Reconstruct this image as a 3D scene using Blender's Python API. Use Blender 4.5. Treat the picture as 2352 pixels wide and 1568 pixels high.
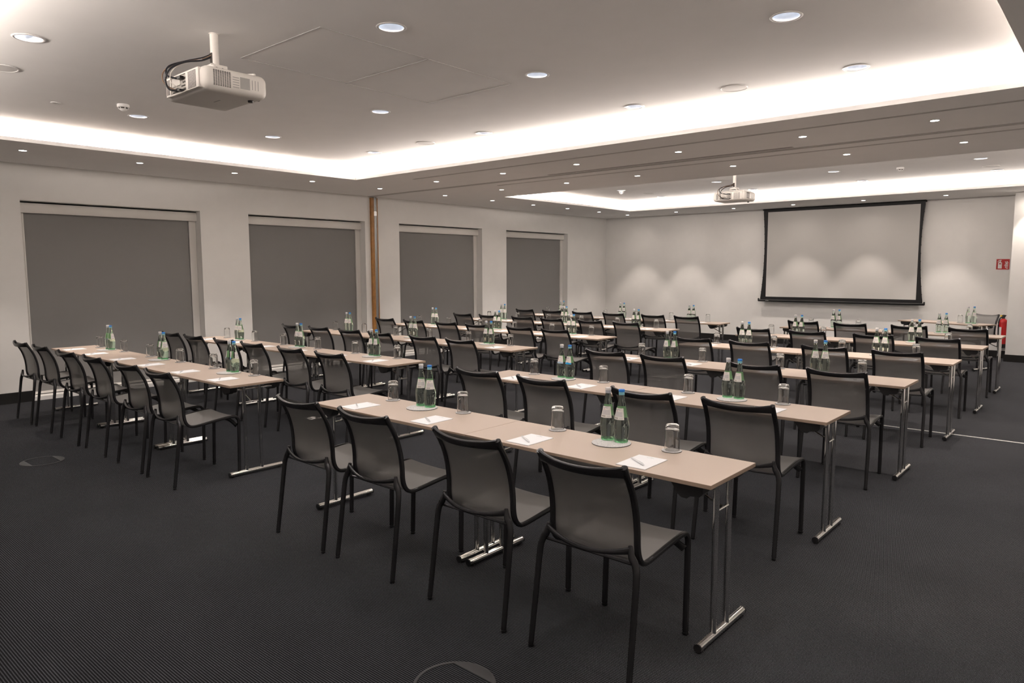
import bpy, bmesh, math, random
from mathutils import Vector, Matrix
random.seed(7)
for o in list(bpy.data.objects):
    bpy.data.objects.remove(o)
SC = bpy.context.scene
COL = SC.collection
PI = math.pi

# ------------------------------------------------------------------ camera
CAM_H = 1.6318
YAW, PITCH, ROLL, FPX = 0.7161, 0.0998, -0.0027, 1628.87     # focal length in pixels of a 2352 px wide frame
def cam_axes():
    cy, sy, cp, sp = math.cos(YAW), math.sin(YAW), math.cos(PITCH), math.sin(PITCH)
    f = Vector((-sy*cp, cy*cp, -sp)); r = Vector((cy, sy, 0)); u = r.cross(f)
    cr, sr = math.cos(ROLL), math.sin(ROLL)
    return cr*r+sr*u, -sr*r+cr*u, f
_r, _u, _f = cam_axes()
cd = bpy.data.cameras.new('camera'); cam = bpy.data.objects.new('camera', cd); COL.objects.link(cam)
cd.sensor_fit = 'HORIZONTAL'; cd.sensor_width = 36.0; cd.lens = 36.0*FPX/2352.0
cd.clip_start = 0.05; cd.clip_end = 100
cam.matrix_world = Matrix(((_r.x, _u.x, -_f.x, 0), (_r.y, _u.y, -_f.y, 0), (_r.z, _u.z, -_f.z, CAM_H), (0, 0, 0, 1)))
SC.camera = cam

# ------------------------------------------------------------------ world, exposure, large cove lights
w = bpy.data.worlds.new('world'); SC.world = w; w.use_nodes = True
w.node_tree.nodes['Background'].inputs[0].default_value = (0.02, 0.02, 0.025, 1)
w.node_tree.nodes['Background'].inputs[1].default_value = 0.1
SC.view_settings.view_transform = 'Standard'; SC.view_settings.look = 'None'
SC.view_settings.exposure = 0.30; SC.view_settings.gamma = 1.0; SC.view_settings.use_curve_mapping = False

WARM = (1.0, 0.89, 0.81)
COVE_W_PER_M = 9.6      # LED strips lying on the cove ledges
SPOT_W = 70.0           # small soffit downlights
TRAY_W = 31.0           # downlights of the raised ceilings

# room measures (metres)
XW, XR, YN, YF = -10.415, 1.15, -1.2, 15.727
ZS, ZL, ZT = 2.9606, 3.0, 3.17            # soffit, top of lip, raised ceiling
TRAYS = [(-8.69, -0.59, 1.00, 6.50), (-8.69, -0.59, 9.78, 14.10)]
GAP = 0.165

def area_strip(cx, cy, z, lx, ly, watts, tilt):
    l = bpy.data.lights.new('cove_light', 'AREA'); l.shape = 'RECTANGLE'; l.size = lx; l.size_y = ly
    l.energy = watts; l.color = WARM; l.spread = PI
    o = bpy.data.objects.new('cove_light', l); COL.objects.link(o); o.location = (cx, cy, z)
    o.rotation_euler = (PI+tilt[1], tilt[0], 0)
    return o
for (x0, x1, y0, y1) in TRAYS:
    m = 0.125
    a = math.radians(58)      # the strips lean towards the middle of the tray
    for (cx, cy, lx, ly, tl) in (((x0+x1)/2, y0-m, x1-x0, .03, (0, -a)), ((x0+x1)/2, y1+m, x1-x0, .03, (0, a)),
                                 (x0-m, (y0+y1)/2, .03, y1-y0, (-a, 0)), (x1+m, (y0+y1)/2, .03, y1-y0, (a, 0))):
        area_strip(cx, cy, ZL+.02, lx, ly, COVE_W_PER_M*max(lx, ly), tl)

# ------------------------------------------------------------------ materials
MATS = {}
def mat(name, col, rough=.6, metal=0., spec=.5, noise=0., nscale=80., bump=0., bscale=200., trans=0., ior=1.45, emit=None, estr=0., coat=0.):
    m = bpy.data.materials.new(name); m.use_nodes = True
    nt = m.node_tree; b = nt.nodes['Principled BSDF']
    b.inputs['Base Color'].default_value = (*col, 1); b.inputs['Roughness'].default_value = rough
    b.inputs['Metallic'].default_value = metal; b.inputs['Specular IOR Level'].default_value = spec
    b.inputs['Transmission Weight'].default_value = trans; b.inputs['IOR'].default_value = ior
    b.inputs['Coat Weight'].default_value = coat
    if emit:
        b.inputs['Emission Color'].default_value = (*emit, 1); b.inputs['Emission Strength'].default_value = estr
    tc = None
    if noise or bump:
        tc = nt.nodes.new('ShaderNodeTexCoord')
    if noise:
        n = nt.nodes.new('ShaderNodeTexNoise'); n.inputs['Scale'].default_value = nscale; n.inputs['Detail'].default_value = 3
        nt.links.new(tc.outputs['Object'], n.inputs['Vector'])
        r = nt.nodes.new('ShaderNodeValToRGB')
        r.color_ramp.elements[0].position = .3; r.color_ramp.elements[1].position = .7
        r.color_ramp.elements[0].color = (*[max(0, c*(1-noise)) for c in col], 1)
        r.color_ramp.elements[1].color = (*[min(1, c*(1+noise)) for c in col], 1)
        nt.links.new(n.outputs['Fac'], r.inputs['Fac']); nt.links.new(r.outputs['Color'], b.inputs['Base Color'])
    if bump:
        n = nt.nodes.new('ShaderNodeTexNoise'); n.inputs['Scale'].default_value = bscale
        nt.links.new(tc.outputs['Object'], n.inputs['Vector'])
        bp = nt.nodes.new('ShaderNodeBump'); bp.inputs['Strength'].default_value = bump; bp.inputs['Distance'].default_value = .002
        nt.links.new(n.outputs['Fac'], bp.inputs['Height']); nt.links.new(bp.outputs['Normal'], b.inputs['Normal'])
    MATS[name] = m
    return m
mat('wall_paint', (.82, .81, .79), .9, spec=.2, noise=.012, nscale=6, bump=.08, bscale=160)
mat('ceiling_paint', (.90, .89, .88), .95, spec=.1, noise=.01, nscale=4)
mat('cove_paint', (.80, .76, .735), .9, spec=.1)
mat('panel_line', (.52, .51, .50), .9)
mat('baseboard_black', (.006, .006, .006), .5)
mat('blind_fabric', (.225, .22, .218), .85, noise=.05, nscale=300, bump=.1, bscale=500)
mat('blind_white', (.74, .72, .69), .35)
mat('window_glass', (.02, .022, .025), .05)
mat('oak', (.36, .17, .045), .45, noise=.18, nscale=14)
mat('aluminium', (.55, .55, .54), .35, metal=.85)
mat('strip_alu', (.75, .74, .72), .35, metal=.5)
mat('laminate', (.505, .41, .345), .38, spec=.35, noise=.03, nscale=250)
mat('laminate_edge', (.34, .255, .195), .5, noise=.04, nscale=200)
mat('chrome', (.78, .77, .75), .09, metal=1.0)
mat('black_plastic', (.012, .012, .013), .42)
mat('chair_frame', (.042, .041, .044), .27, metal=.55, spec=.5)
mat('paper', (.88, .88, .90), .8)
mat('paper_ink', (.42, .50, .46), .8)
mat('pen_white', (.90, .90, .92), .25, coat=.5)
mat('pen_clear', (.78, .79, .81), .2)
mat('felt', (.60, .585, .58), .95, noise=.35, nscale=260, bump=.4, bscale=300)
mat('felt_edge', (.10, .095, .09), .95)
mat('clear_glass', (.985, .99, .985), .0, trans=1.0, ior=1.45)
mat('bottle_glass', (.85, .965, .865), .0, trans=1.0, ior=1.34)
mat('bottle_base', (.34, .80, .45), .08, trans=.8, ior=1.3)
mat('cap_white', (.72, .70, .69), .4)
mat('cap_blue', (.02, .20, .66), .4)
mat('collar_blue', (.22, .50, .58), .4)
mat('collar_grey', (.45, .47, .52), .4)
mat('proj_white', (.72, .69, .65), .45)
mat('proj_panel', (.42, .40, .37), .5)
mat('proj_plate', (.33, .325, .31), .4)
mat('vent_dark', (.05, .045, .04), .7)
mat('cable_black', (.006, .007, .012), .4)
mat('cable_tan', (.20, .13, .09), .5)
mat('cable_white', (.6, .56, .52), .5)
mat('trim_white', (.70, .69, .68), .5)
mat('reflector', (.86, .89, .95), .25, metal=.7)
mat('lens_on', (1, 1, 1), .5, emit=(1.0, .96, .86), estr=22)
mat('lamp_on', (1, 1, 1), .5, emit=(.90, .95, 1.0), estr=6)
mat('screen_white', (.58, .57, .55), .85)
mat('screen_black', (.004, .004, .005), .55)
mat('sign_red', (.42, .012, .012), .4)
mat('sign_white', (.80, .78, .77), .5)
mat('ext_red', (.46, .008, .010), .25, coat=.4)
mat('ext_yellow', (.75, .50, .03), .4)
mat('floorbox', (.045, .045, .047), .5)
mat('socket_white', (.82, .81, .79), .4)
mat('speaker_white', (.66, .645, .63), .8)
mat('slot_black', (.004, .004, .004), .8)
mat('diffuser_strip', (.60, .585, .57), .7)

def carpet_mat():
    m = bpy.data.materials.new('carpet'); m.use_nodes = True; nt = m.node_tree; N = nt.nodes; L = nt.links
    b = N['Principled BSDF']; b.inputs['Roughness'].default_value = .95; b.inputs['Specular IOR Level'].default_value = .12
    tc = N.new('ShaderNodeTexCoord'); sep = N.new('ShaderNodeSeparateXYZ'); L.new(tc.outputs['Object'], sep.inputs[0])
    def M(op, a, c=None):
        n = N.new('ShaderNodeMath'); n.operation = op
        for i, v in enumerate((a, c)):
            if v is None: continue
            if isinstance(v, (int, float)): n.inputs[i].default_value = v
            else: L.new(v, n.inputs[i])
        return n.outputs[0]
    v = M('DIVIDE', sep.outputs['Y'], .0103); u = M('DIVIDE', sep.outputs['X'], .0049)
    off = M('MULTIPLY', M('FLOOR', v), .5)
    su = M('ADD', M('MULTIPLY', M('SINE', M('MULTIPLY', M('ADD', u, off), 2*PI)), .5), .5)
    sv = M('ADD', M('MULTIPLY', M('SINE', M('MULTIPLY', v, 2*PI)), .5), .5)
    d = M('MULTIPLY', M('POWER', su, 1.8), M('POWER', sv, 2.4))
    n1 = N.new('ShaderNodeTexNoise'); n1.inputs['Scale'].default_value = 260; L.new(tc.outputs['Object'], n1.inputs['Vector'])
    d2 = M('MULTIPLY', d, M('MULTIPLY', M('POWER', n1.outputs['Fac'], 1.5), 2.6))
    n2 = N.new('ShaderNodeTexNoise'); n2.inputs['Scale'].default_value = 2.2; n2.inputs['Detail'].default_value = 4; L.new(tc.outputs['Object'], n2.inputs['Vector'])
    d3 = M('MULTIPLY', d2, M('ADD', M('MULTIPLY', n2.outputs['Fac'], .5), .72))
    mx = N.new('ShaderNodeMixRGB'); mx.inputs[1].default_value = (.006, .0062, .0072, 1); mx.inputs[2].default_value = (.20, .208, .235, 1)
    L.new(d3, mx.inputs[0]); L.new(mx.outputs[0], b.inputs['Base Color'])
    MATS['carpet'] = m
carpet_mat()

def mesh_fabric():
    m = bpy.data.materials.new('mesh_fabric'); m.use_nodes = True; nt = m.node_tree; N = nt.nodes; L = nt.links
    b = N['Principled BSDF']; b.inputs['Roughness'].default_value = .55; b.inputs['Base Color'].default_value = (.205, .197, .190, 1)
    tc = N.new('ShaderNodeTexCoord')
    wv = N.new('ShaderNodeTexWave'); wv.inputs['Scale'].default_value = 120; wv.bands_direction = 'X'; L.new(tc.outputs['Object'], wv.inputs['Vector'])
    sp = N.new('ShaderNodeSeparateXYZ'); L.new(tc.outputs['Object'], sp.inputs[0])
    ad = N.new('ShaderNodeMath'); L.new(sp.outputs['Y'], ad.inputs[0]); L.new(sp.outputs['Z'], ad.inputs[1])
    cb = N.new('ShaderNodeCombineXYZ'); L.new(ad.outputs[0], cb.inputs['Z'])
    wz = N.new('ShaderNodeTexWave'); wz.inputs['Scale'].default_value = 120; wz.bands_direction = 'Z'; L.new(cb.outputs[0], wz.inputs['Vector'])
    mu = N.new('ShaderNodeMath'); mu.operation = 'MULTIPLY'; L.new(wv.outputs['Fac'], mu.inputs[0]); L.new(wz.outputs['Fac'], mu.inputs[1])
    mr = N.new('ShaderNodeMapRange'); mr.inputs['To Min'].default_value = .09; mr.inputs['To Max'].default_value = .34; L.new(mu.outputs[0], mr.inputs[0])
    t = N.new('ShaderNodeBsdfTransparent'); mx = N.new('ShaderNodeMixShader')
    L.new(mr.outputs[0], mx.inputs[0]); L.new(b.outputs[0], mx.inputs[1]); L.new(t.outputs[0], mx.inputs[2])
    L.new(mx.outputs[0], N['Material Output'].inputs['Surface'])
    MATS['mesh_fabric'] = m
mesh_fabric()

def label_mat(name, front, band):
    """paper label: object coords are angle-free (x across, z up, metres), flat print only"""
    m = bpy.data.materials.new(name); m.use_nodes = True; nt = m.node_tree; N = nt.nodes; L = nt.links
    b = N['Principled BSDF']; b.inputs['Roughness'].default_value = .6
    tc = N.new('ShaderNodeTexCoord'); sep = N.new('ShaderNodeSeparateXYZ'); L.new(tc.outputs['UV'], sep.inputs[0])
    U, V = sep.outputs['X'], sep.outputs['Y']
    def M(op, a, c=None, e=None):
        n = N.new('ShaderNodeMath'); n.operation = op
        for i, v in enumerate((a, c, e)):
            if v is None: continue
            if isinstance(v, (int, float)): n.inputs[i].default_value = v
            else: L.new(v, n.inputs[i])
        return n.outputs[0]
    def box(u0, u1, v0, v1, uu=U, vv=V):
        a = M('MULTIPLY', M('GREATER_THAN', uu, u0), M('LESS_THAN', uu, u1))
        c = M('MULTIPLY', M('GREATER_THAN', vv, v0), M('LESS_THAN', vv, v1))
        return M('MULTIPLY', a, c)
    cur = None
    def over(mask, col, prev):
        mx = N.new('ShaderNodeMixRGB'); L.new(mask, mx.inputs[0]); mx.inputs[2].default_value = (*col, 1)
        if prev is None: mx.inputs[1].default_value = (.78, .75, .71, 1)
        else: L.new(prev, mx.inputs[1])
        return mx.outputs[0]
    # arched word mark: short strokes along a gentle arc
    arc = M('ADD', V, M('MULTIPLY', M('POWER', M('ABSOLUTE', M('SUBTRACT', U, .42)), 2.0), .9))
    strokes = M('GREATER_THAN', M('SINE', M('MULTIPLY', U, 140.0)), -.35)
    word = M('MULTIPLY', box(.16, .66, .86 if not front else .77, .905 if not front else .85, U, arc), strokes)
    cur = over(word, (.16, .17, .26), cur)
    du = M('SUBTRACT', U, .36); dv = M('MULTIPLY', M('SUBTRACT', V, .76 if not front else .58), 1.15)
    rad = M('SQRT', M('ADD', M('MULTIPLY', du, du), M('MULTIPLY', dv, dv)))
    cur = over(M('LESS_THAN', rad, .045 if not front else .07), (.55, .12, .10), cur)
    if front:
        wave = M('ADD', V, M('MULTIPLY', M('SINE', M('MULTIPLY', U, 9.0)), .045))
        cur = over(M('LESS_THAN', wave, .22), band, cur)
    else:
        n = N.new('ShaderNodeTexNoise'); n.inputs['Scale'].default_value = 60; L.new(tc.outputs['UV'], n.inputs['Vector'])
        lines = M('GREATER_THAN', M('SINE', M('MULTIPLY', V, 150.0)), -.1)
        txt = M('MULTIPLY', M('MULTIPLY', box(.12, .88, .26, .68), lines), M('GREATER_THAN', n.outputs['Fac'], .42))
        cur = over(txt, (.35, .35, .40), cur)
        bars = M('GREATER_THAN', M('SINE', M('MULTIPLY', U, 210.0)), -.2)
        cur = over(M('MULTIPLY', box(.14, .52, .08, .20), bars), (.10, .09, .07), cur)
        cur = over(M('MULTIPLY', box(.60, .90, .06, .18), M('GREATER_THAN', M('SINE', M('MULTIPLY', V, 150.0)), .1)), (.45, .45, .48), cur)
    # reverse side of the paper is pale green
    g = N.new('ShaderNodeNewGeometry'); mx = N.new('ShaderNodeMixRGB'); L.new(g.outputs['Backfacing'], mx.inputs[0])
    L.new(cur, mx.inputs[1]); mx.inputs[2].default_value = (.46, .72, .45, 1)
    L.new(mx.outputs[0], b.inputs['Base Color'])
    MATS[name] = m
label_mat('label_back', False, (0, 0, 0))
label_mat('label_front_blue', True, (.02, .36, .72))
label_mat('label_front_grey', True, (.45, .58, .70))

# ------------------------------------------------------------------ mesh helpers
class MB:
    def __init__(s): s.v = []; s.f = []; s.sm = []; s.uv = None
    def add(s, vs, fs, smooth=False):
        n = len(s.v); s.v += [tuple(v) for v in vs]; s.f += [tuple(i+n for i in f) for f in fs]; s.sm += [smooth]*len(fs); return s
    def box(s, x0, x1, y0, y1, z0, z1):
        return s.add([(x0,y0,z0),(x1,y0,z0),(x1,y1,z0),(x0,y1,z0),(x0,y0,z1),(x1,y0,z1),(x1,y1,z1),(x0,y1,z1)],
                     [(0,3,2,1),(4,5,6,7),(0,1,5,4),(1,2,6,5),(2,3,7,6),(3,0,4,7)])
    def lathe(s, prof, seg=24, c=(0,0,0), smooth=True, closed=False):
        vs = []; fs = []; n = len(prof)
        for i in range(seg):
            a = 2*PI*i/seg
            for (r, z) in prof: vs.append((c[0]+r*math.cos(a), c[1]+r*math.sin(a), c[2]+z))
        for i in range(seg):
            j = (i+1) % seg
            for k in range(n if closed else n-1):
                l = (k+1) % n
                q = [i*n+k, j*n+k, j*n+l, i*n+l]
                fs.append(tuple(q))
        s.add(vs, fs, smooth); return s
    def sweep(s, path, prof, up=(0,0,1), scale=None, caps=True, smooth=True):
        """prof: list of (a,b); a along side axis, b along the 'up' derived axis"""
        P = [Vector(p) for p in path]; n = len(P); m = len(prof); vs = []; fs = []
        up = Vector(up)
        for i, p in enumerate(P):
            t = (P[min(i+1, n-1)]-P[max(i-1, 0)]).normalized()
            sd = t.cross(up)
            if sd.length < 1e-5: sd = t.cross(Vector((1, 0, 0)))
            sd.normalize(); nn = sd.cross(t).normalized()
            k = scale[i] if scale else (1, 1)
            if not isinstance(k, tuple): k = (k, k)
            for (a, b) in prof: vs.append(p+sd*(a*k[0])+nn*(b*k[1]))
        for i in range(n-1):
            for j in range(m):
                l = (j+1) % m; fs.append((i*m+j, i*m+l, (i+1)*m+l, (i+1)*m+j))
        s.add(vs, fs, smooth)
        if caps:
            b0 = len(s.v)-n*m
            s.f += [tuple(b0+j for j in reversed(range(m))), tuple(b0+(n-1)*m+j for j in range(m))]; s.sm += [False, False]
        return s
    def tube(s, path, r, seg=10, up=(0,0,1), caps=True):
        rr = r if isinstance(r, (list, tuple)) else [r]*len(path)
        prof = [(math.cos(2*PI*i/seg), math.sin(2*PI*i/seg)) for i in range(seg)]
        return s.sweep(path, prof, up, [(q, q) for q in rr], caps)
    def mesh(s, name, recalc=True):
        me = bpy.data.meshes.new(name); me.from_pydata(s.v, [], s.f)
        me.polygons.foreach_set('use_smooth', s.sm); 
        if not recalc:
            me.set_sharp_from_angle(angle=math.radians(38)); return me
        bm = bmesh.new(); bm.from_mesh(me); bmesh.ops.recalc_face_normals(bm, faces=bm.faces); bm.to_mesh(me); bm.free()
        me.set_sharp_from_angle(angle=math.radians(38))
        return me
def smooth_path(pts, n=4):
    P = [Vector(p) for p in pts]; out = []
    for i in range(len(P)-1):
        a, b, c, d = P[max(i-1, 0)], P[i], P[i+1], P[min(i+2, len(P)-1)]
        for k in range(n):
            t = k/n
            out.append(.5*((2*b)+(c-a)*t+(2*a-5*b+4*c-d)*t*t+(3*b-a-3*c+d)*t**3))
    out.append(P[-1]); return out
def rprof(w, h, r=.35, n=3):
    """rounded rectangle profile w x h, r = corner radius as fraction of the short side"""
    R = min(w, h)*r; out = []
    for (sx, sy, a0) in ((1, 1, 0), (-1, 1, PI/2), (-1, -1, PI), (1, -1, 1.5*PI)):
        for k in range(n):
            a = a0+PI/2*k/(n-1); out.append((sx*(w/2-R)+R*math.cos(a), sy*(h/2-R)+R*math.sin(a)))
    return out
def bevel_box(w, d, h, off, seg=3, c=(0,0,0)):
    bm = bmesh.new(); bmesh.ops.create_cube(bm, size=1, matrix=Matrix.Translation(c) @ Matrix.Diagonal((w, d, h, 1)))
    bmesh.ops.bevel(bm, geom=list(bm.edges), offset=off, segments=seg, affect='EDGES', profile=.5)
    me = bpy.data.meshes.new('m'); bm.to_mesh(me); bm.free()
    me.polygons.foreach_set('use_smooth', [True]*len(me.polygons)); return me

def obj(name, me, m, parent=None, loc=None, rz=0):
    if isinstance(me, MB): me = me.mesh(name)
    if m and not me.materials: me.materials.append(MATS[m])
    o = bpy.data.objects.new(name, me); COL.objects.link(o)
    if parent is not None: o.parent = parent
    if loc is not None: o.location = loc
    if rz: o.rotation_euler = (0, 0, rz)
    return o
def tag(o, label, cat, group=None):
    o['label'] = label; o['category'] = cat
    if group: o['group'] = group
    return o
def thing(name, label, cat, loc, rz=0, group=None):
    o = bpy.data.objects.new(name, None); COL.objects.link(o); o.empty_display_size = .1
    o.location = loc; o.rotation_euler = (0, 0, rz)
    return tag(o, label, cat, group)
def struct(name, me, m, parent=None):
    o = obj(name, me, m, parent)
    if parent is None: o['kind'] = 'structure'
    return o
def dup(src, label, loc, rz=0, group=None):
    r = src.copy(); COL.objects.link(r); r.location = loc; r.rotation_euler = (0, 0, rz); r['label'] = label
    if group: r['group'] = group
    for ch in list(src.children):
        c = ch.copy(); COL.objects.link(c); c.parent = r
        for g in ch.children:
            d = g.copy(); COL.objects.link(d); d.parent = c
    return r
ORD = ['first', 'second', 'third', 'fourth', 'fifth', 'sixth', 'seventh', 'eighth', 'ninth', 'tenth', 'eleventh', 'twelfth', 'thirteenth']
ROWN = ['nearest', 'second-nearest', 'third-nearest', 'fourth-nearest', 'fifth-nearest', 'farthest']

# ------------------------------------------------------------------ the room
struct('floor', MB().box(XW-.3, XR+.3, YN-.3, YF+.3, -.1, 0), 'carpet')
# window openings in the left wall
WIN = [(2.717, 4.972), (5.733, 7.965), (8.753, 11.012), (11.789, 14.046)]
WZ0, WZ1 = .05, 2.515
wl = MB(); ys = [YN-.3]
for a, b in WIN: ys += [a, b]
ys.append(YF+.3)
for i in range(0, len(ys), 2): wl.box(XW-.32, XW, ys[i], ys[i+1], 0, 3.4)
for a, b in WIN:
    wl.box(XW-.32, XW, a, b, WZ1, 3.4); wl.box(XW-.32, XW, a, b, 0, WZ0)
struct('wall_left', wl, 'wall_paint')
struct('wall_front', MB().box(XW, XR+.3, YF, YF+.3, 0, 3.4), 'wall_paint')
struct('wall_corner', MB().box(-1.608, XR, 15.18, YF, 0, 3.2), 'wall_paint')
struct('wall_right', MB().box(XR, XR+.3, YN-.3, YF, 0, 3.4), 'wall_paint')
struct('wall_back', MB().box(XW, XR, YN-.3, YN, 0, 3.4), 'wall_paint')
for i, (a, b) in enumerate(WIN):
    g = struct('window_%d' % (i+1), MB().box(XW-.315, XW-.30, a, b, WZ0, WZ1), 'window_glass')
# ceiling: lower soffit slab around two raised trays
(x0, x1, y0a, y1a), (_, _, y0b, y1b) = TRAYS
so = MB()
for (a, b, c, d) in ((XW-.1, XR+.1, YN-.1, y0a), (XW-.1, x0, y0a, y1a), (x1, XR+.1, y0a, y1a), (XW-.1, XR+.1, y1a, y0b),
                     (XW-.1, x0, y0b, y1b), (x1, XR+.1, y0b, y1b), (XW-.1, XR+.1, y1b, YF+.1)):
    so.box(a, b, c, d, ZS, ZL)
ceiling = struct('ceiling', so, 'ceiling_paint')
TX = [-7.56, -5.60, -3.645, -1.69]
TYS = [[1.577, 3.03, 4.50, 5.96], [10.36, 11.92, 13.48]]
R_HOLE = .082
def plate_with_holes(rect, holes, z):
    cu = bpy.data.curves.new('c', 'CURVE'); cu.dimensions = '2D'; cu.fill_mode = 'BOTH'
    def sp(pts):
        s = cu.splines.new('POLY'); s.points.add(len(pts)-1)
        for p, q in zip(s.points, pts): p.co = (q[0], q[1], 0, 1)
        s.use_cyclic_u = True
    a, b, c, d = rect; sp([(a, c), (b, c), (b, d), (a, d)])
    for (hx, hy, r) in holes: sp([(hx+r*math.cos(2*PI*k/32), hy+r*math.sin(2*PI*k/32)) for k in range(32)])
    o = bpy.data.objects.new('c', cu); COL.objects.link(o); bpy.context.view_layer.update()
    me = bpy.data.meshes.new_from_object(o.evaluated_get(bpy.context.evaluated_depsgraph_get()))
    bpy.data.objects.remove(o); bpy.data.curves.remove(cu)
    for v in me.vertices: v.co.z = z
    me.materials.clear()
    return me
for t, (a, b, c, d) in enumerate(TRAYS):
    holes = [(x, y, R_HOLE) for x in TX for y in TYS[t]]
    obj('raised_ceiling', plate_with_holes((a-GAP-.05, b+GAP+.05, c-GAP-.05, d+GAP+.05), holes, ZT), 'ceiling_paint', ceiling)
    obj('ceiling_backing', MB().box(a-.3, b+.3, c-.3, d+.3, ZT+.16, ZT+.20), 'ceiling_paint', ceiling)
    u = MB(); A, B, C_, D = a-GAP, b+GAP, c-GAP, d+GAP
    u.box(A-.05, A, C_-.05, D+.05, ZL, ZT+.16); u.box(B, B+.05, C_-.05, D+.05, ZL, ZT+.16)
    u.box(A, B, C_-.05, C_, ZL, ZT+.16); u.box(A, B, D, D+.05, ZL, ZT+.16)
    obj('cove_upstand', u, 'cove_paint', ceiling)
    s = MB(); m = .125
    s.box(a-m, b+m, c-m-.02, c-m+.02, ZL, ZL+.006); s.box(a-m, b+m, d+m-.02, d+m+.02, ZL, ZL+.006)
    s.box(a-m-.02, a-m+.02, c-m+.02, d+m-.02, ZL, ZL+.006); s.box(b+m-.02, b+m+.02, c-m+.02, d+m-.02, ZL, ZL+.006)
    obj('light_channel', s, 'aluminium', ceiling)
# access panels: thin plates set in the raised ceiling with a fine shadow joint round them
for (a, b, c, d) in ((-4.97, -3.98, 2.73, 3.645), (-4.99, -3.98, 3.655, 4.57), (-2.15, -1.15, 5.35, 6.15)):
    if a > -3: a, b, c, d = -1.95, -1.0, 5.62, 6.25
    f = MB(); e = .004
    f.box(a-e, b+e, c-e, c, ZT-.002, ZT); f.box(a-e, b+e, d, d+e, ZT-.002, ZT); f.box(a-e, a, c, d, ZT-.002, ZT); f.box(b, b+e, c, d, ZT-.002, ZT)
    if a < -3: obj('access_panel_joint', f, 'panel_line', ceiling)
# baseboards
bl = MB()
for i in range(0, len(ys), 2): bl.box(XW, XW+.015, max(ys[i], YN), min(ys[i+1], YF), 0, .135)
struct('baseboard_left', bl, 'baseboard_black')
struct('baseboard_front', MB().box(XW+.015, -1.62, YF-.015, YF, 0, .135), 'baseboard_black')
struct('baseboard_corner', MB().box(-1.623, XR, 15.165, 15.18, 0, .125).box(-1.623, -1.608, 15.18, YF-.015, 0, .125), 'baseboard_black')
struct('baseboard_right', MB().box(XR-.015, XR, YN, 15.16, 0, .135), 'baseboard_black')
struct('baseboard_back', MB().box(XW+.02, XR-.02, YN, YN+.015, 0, .135), 'baseboard_black')
# folding-partition jamb on the left wall, floor strip and ceiling track
j = thing('partition_jamb', 'oak-edged aluminium channel standing on the wall between second and third windows', 'wall jamb', (XW, 8.08, 0))
obj('oak_board', MB().box(0, .042, 0, .062, 0, 2.935), 'oak', j)
ch = obj('channel', MB().box(0, .012, .062, .134, 0, 2.955).box(.012, .03, .062, .072, 0, 2.955).box(.012, .03, .124, .134, 0, 2.955).box(.012, .022, .094, .102, 0, 2.955), 'aluminium', j)
obj('latch_plate', MB().box(.012, .034, .066, .13, 2.62, 2.70), 'aluminium', ch)
obj('oak_strip', MB().box(0, .036, .134, .150, 0, 2.935), 'oak', j)
struct('trim_1', MB().box(XW+.02, XR-.02, 8.072, 8.098, 0, .004), 'strip_alu')
trk = MB()
for (a, b) in ((8.035, 8.062), (8.098, 8.125)): trk.box(XW, XR, a, b, ZS-.006, ZS)
trk.box(XW, XR, 8.062, 8.098, ZS-.0015, ZS)
struct('trim_2', trk, 'diffuser_strip')
def linear_diffuser(label, xa, xb, yc, wd, slotmat):
    t = thing('linear_air_diffuser', label, 'air diffuser', (0, 0, ZS))
    f = MB(); f.box(xa, xb, yc-wd/2, yc-wd/2+.008, -.003, 0); f.box(xa, xb, yc+wd/2-.008, yc+wd/2, -.003, 0)
    f.box(xa, xa+.01, yc-wd/2, yc+wd/2, -.003, 0); f.box(xb-.01, xb, yc-wd/2, yc+wd/2, -.003, 0); f.box(xa, xb, yc-.003, yc+.003, -.003, 0)
    obj('frame', f, 'diffuser_strip', t)
    obj('slot', MB().box(xa+.01, xb-.01, yc-wd/2+.008, yc+wd/2-.008, -.0015, 0), slotmat, t)
linear_diffuser('slim ceiling air slot with black gap beside the partition track', -6.25, -2.87, 7.965, .05, 'slot_black')
linear_diffuser('long pale slotted ceiling strip beside the near tray edge', -8.0, XR-.3, 7.01, .045, 'diffuser_strip')
linear_diffuser('long pale slotted ceiling strip beyond the partition track', -7.6, XR-.3, 8.41, .045, 'diffuser_strip')

# ------------------------------------------------------------------ roller blinds
for i, (a, b) in enumerate(WIN):
    t = thing('roller_blind', 'dark grey roller blind with white cassette, lowered in %s window from the left' % ORD[i], 'blind', (XW-.165, a, 0), 0, 'roller blinds of the window wall')
    W = b-a
    c = MB(); c.sweep([(0, .004, 0), (0, W-.004, 0)], [(-.045, WZ1-.145), (-.045, WZ1-.02), (.04, WZ1-.02), (.052, WZ1-.035), (.06, WZ1-.08), (.06, WZ1-.13), (.055, WZ1-.145)], up=(0, 0, 1), smooth=False)
    obj('cassette', c, 'blind_white', t)
    obj('fabric', MB().box(-.004, 0, .07, W-.11, .09, WZ1-.13), 'blind_fabric', t)
    obj('side_rail', MB().box(-.02, .012, .004, .065, WZ0, WZ1-.146).box(.012, .018, .05, .065, WZ0, WZ1-.146), 'blind_white', t)
    obj('side_rail', MB().box(-.02, .012, W-.105, W-.004, WZ0, WZ1-.146).box(.012, .018, W-.105, W-.09, WZ0, WZ1-.146), 'blind_white', t)
    obj('bottom_bar', MB().box(-.012, .012, .066, W-.106, WZ0+.012, .092), 'blind_white', t)

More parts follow.
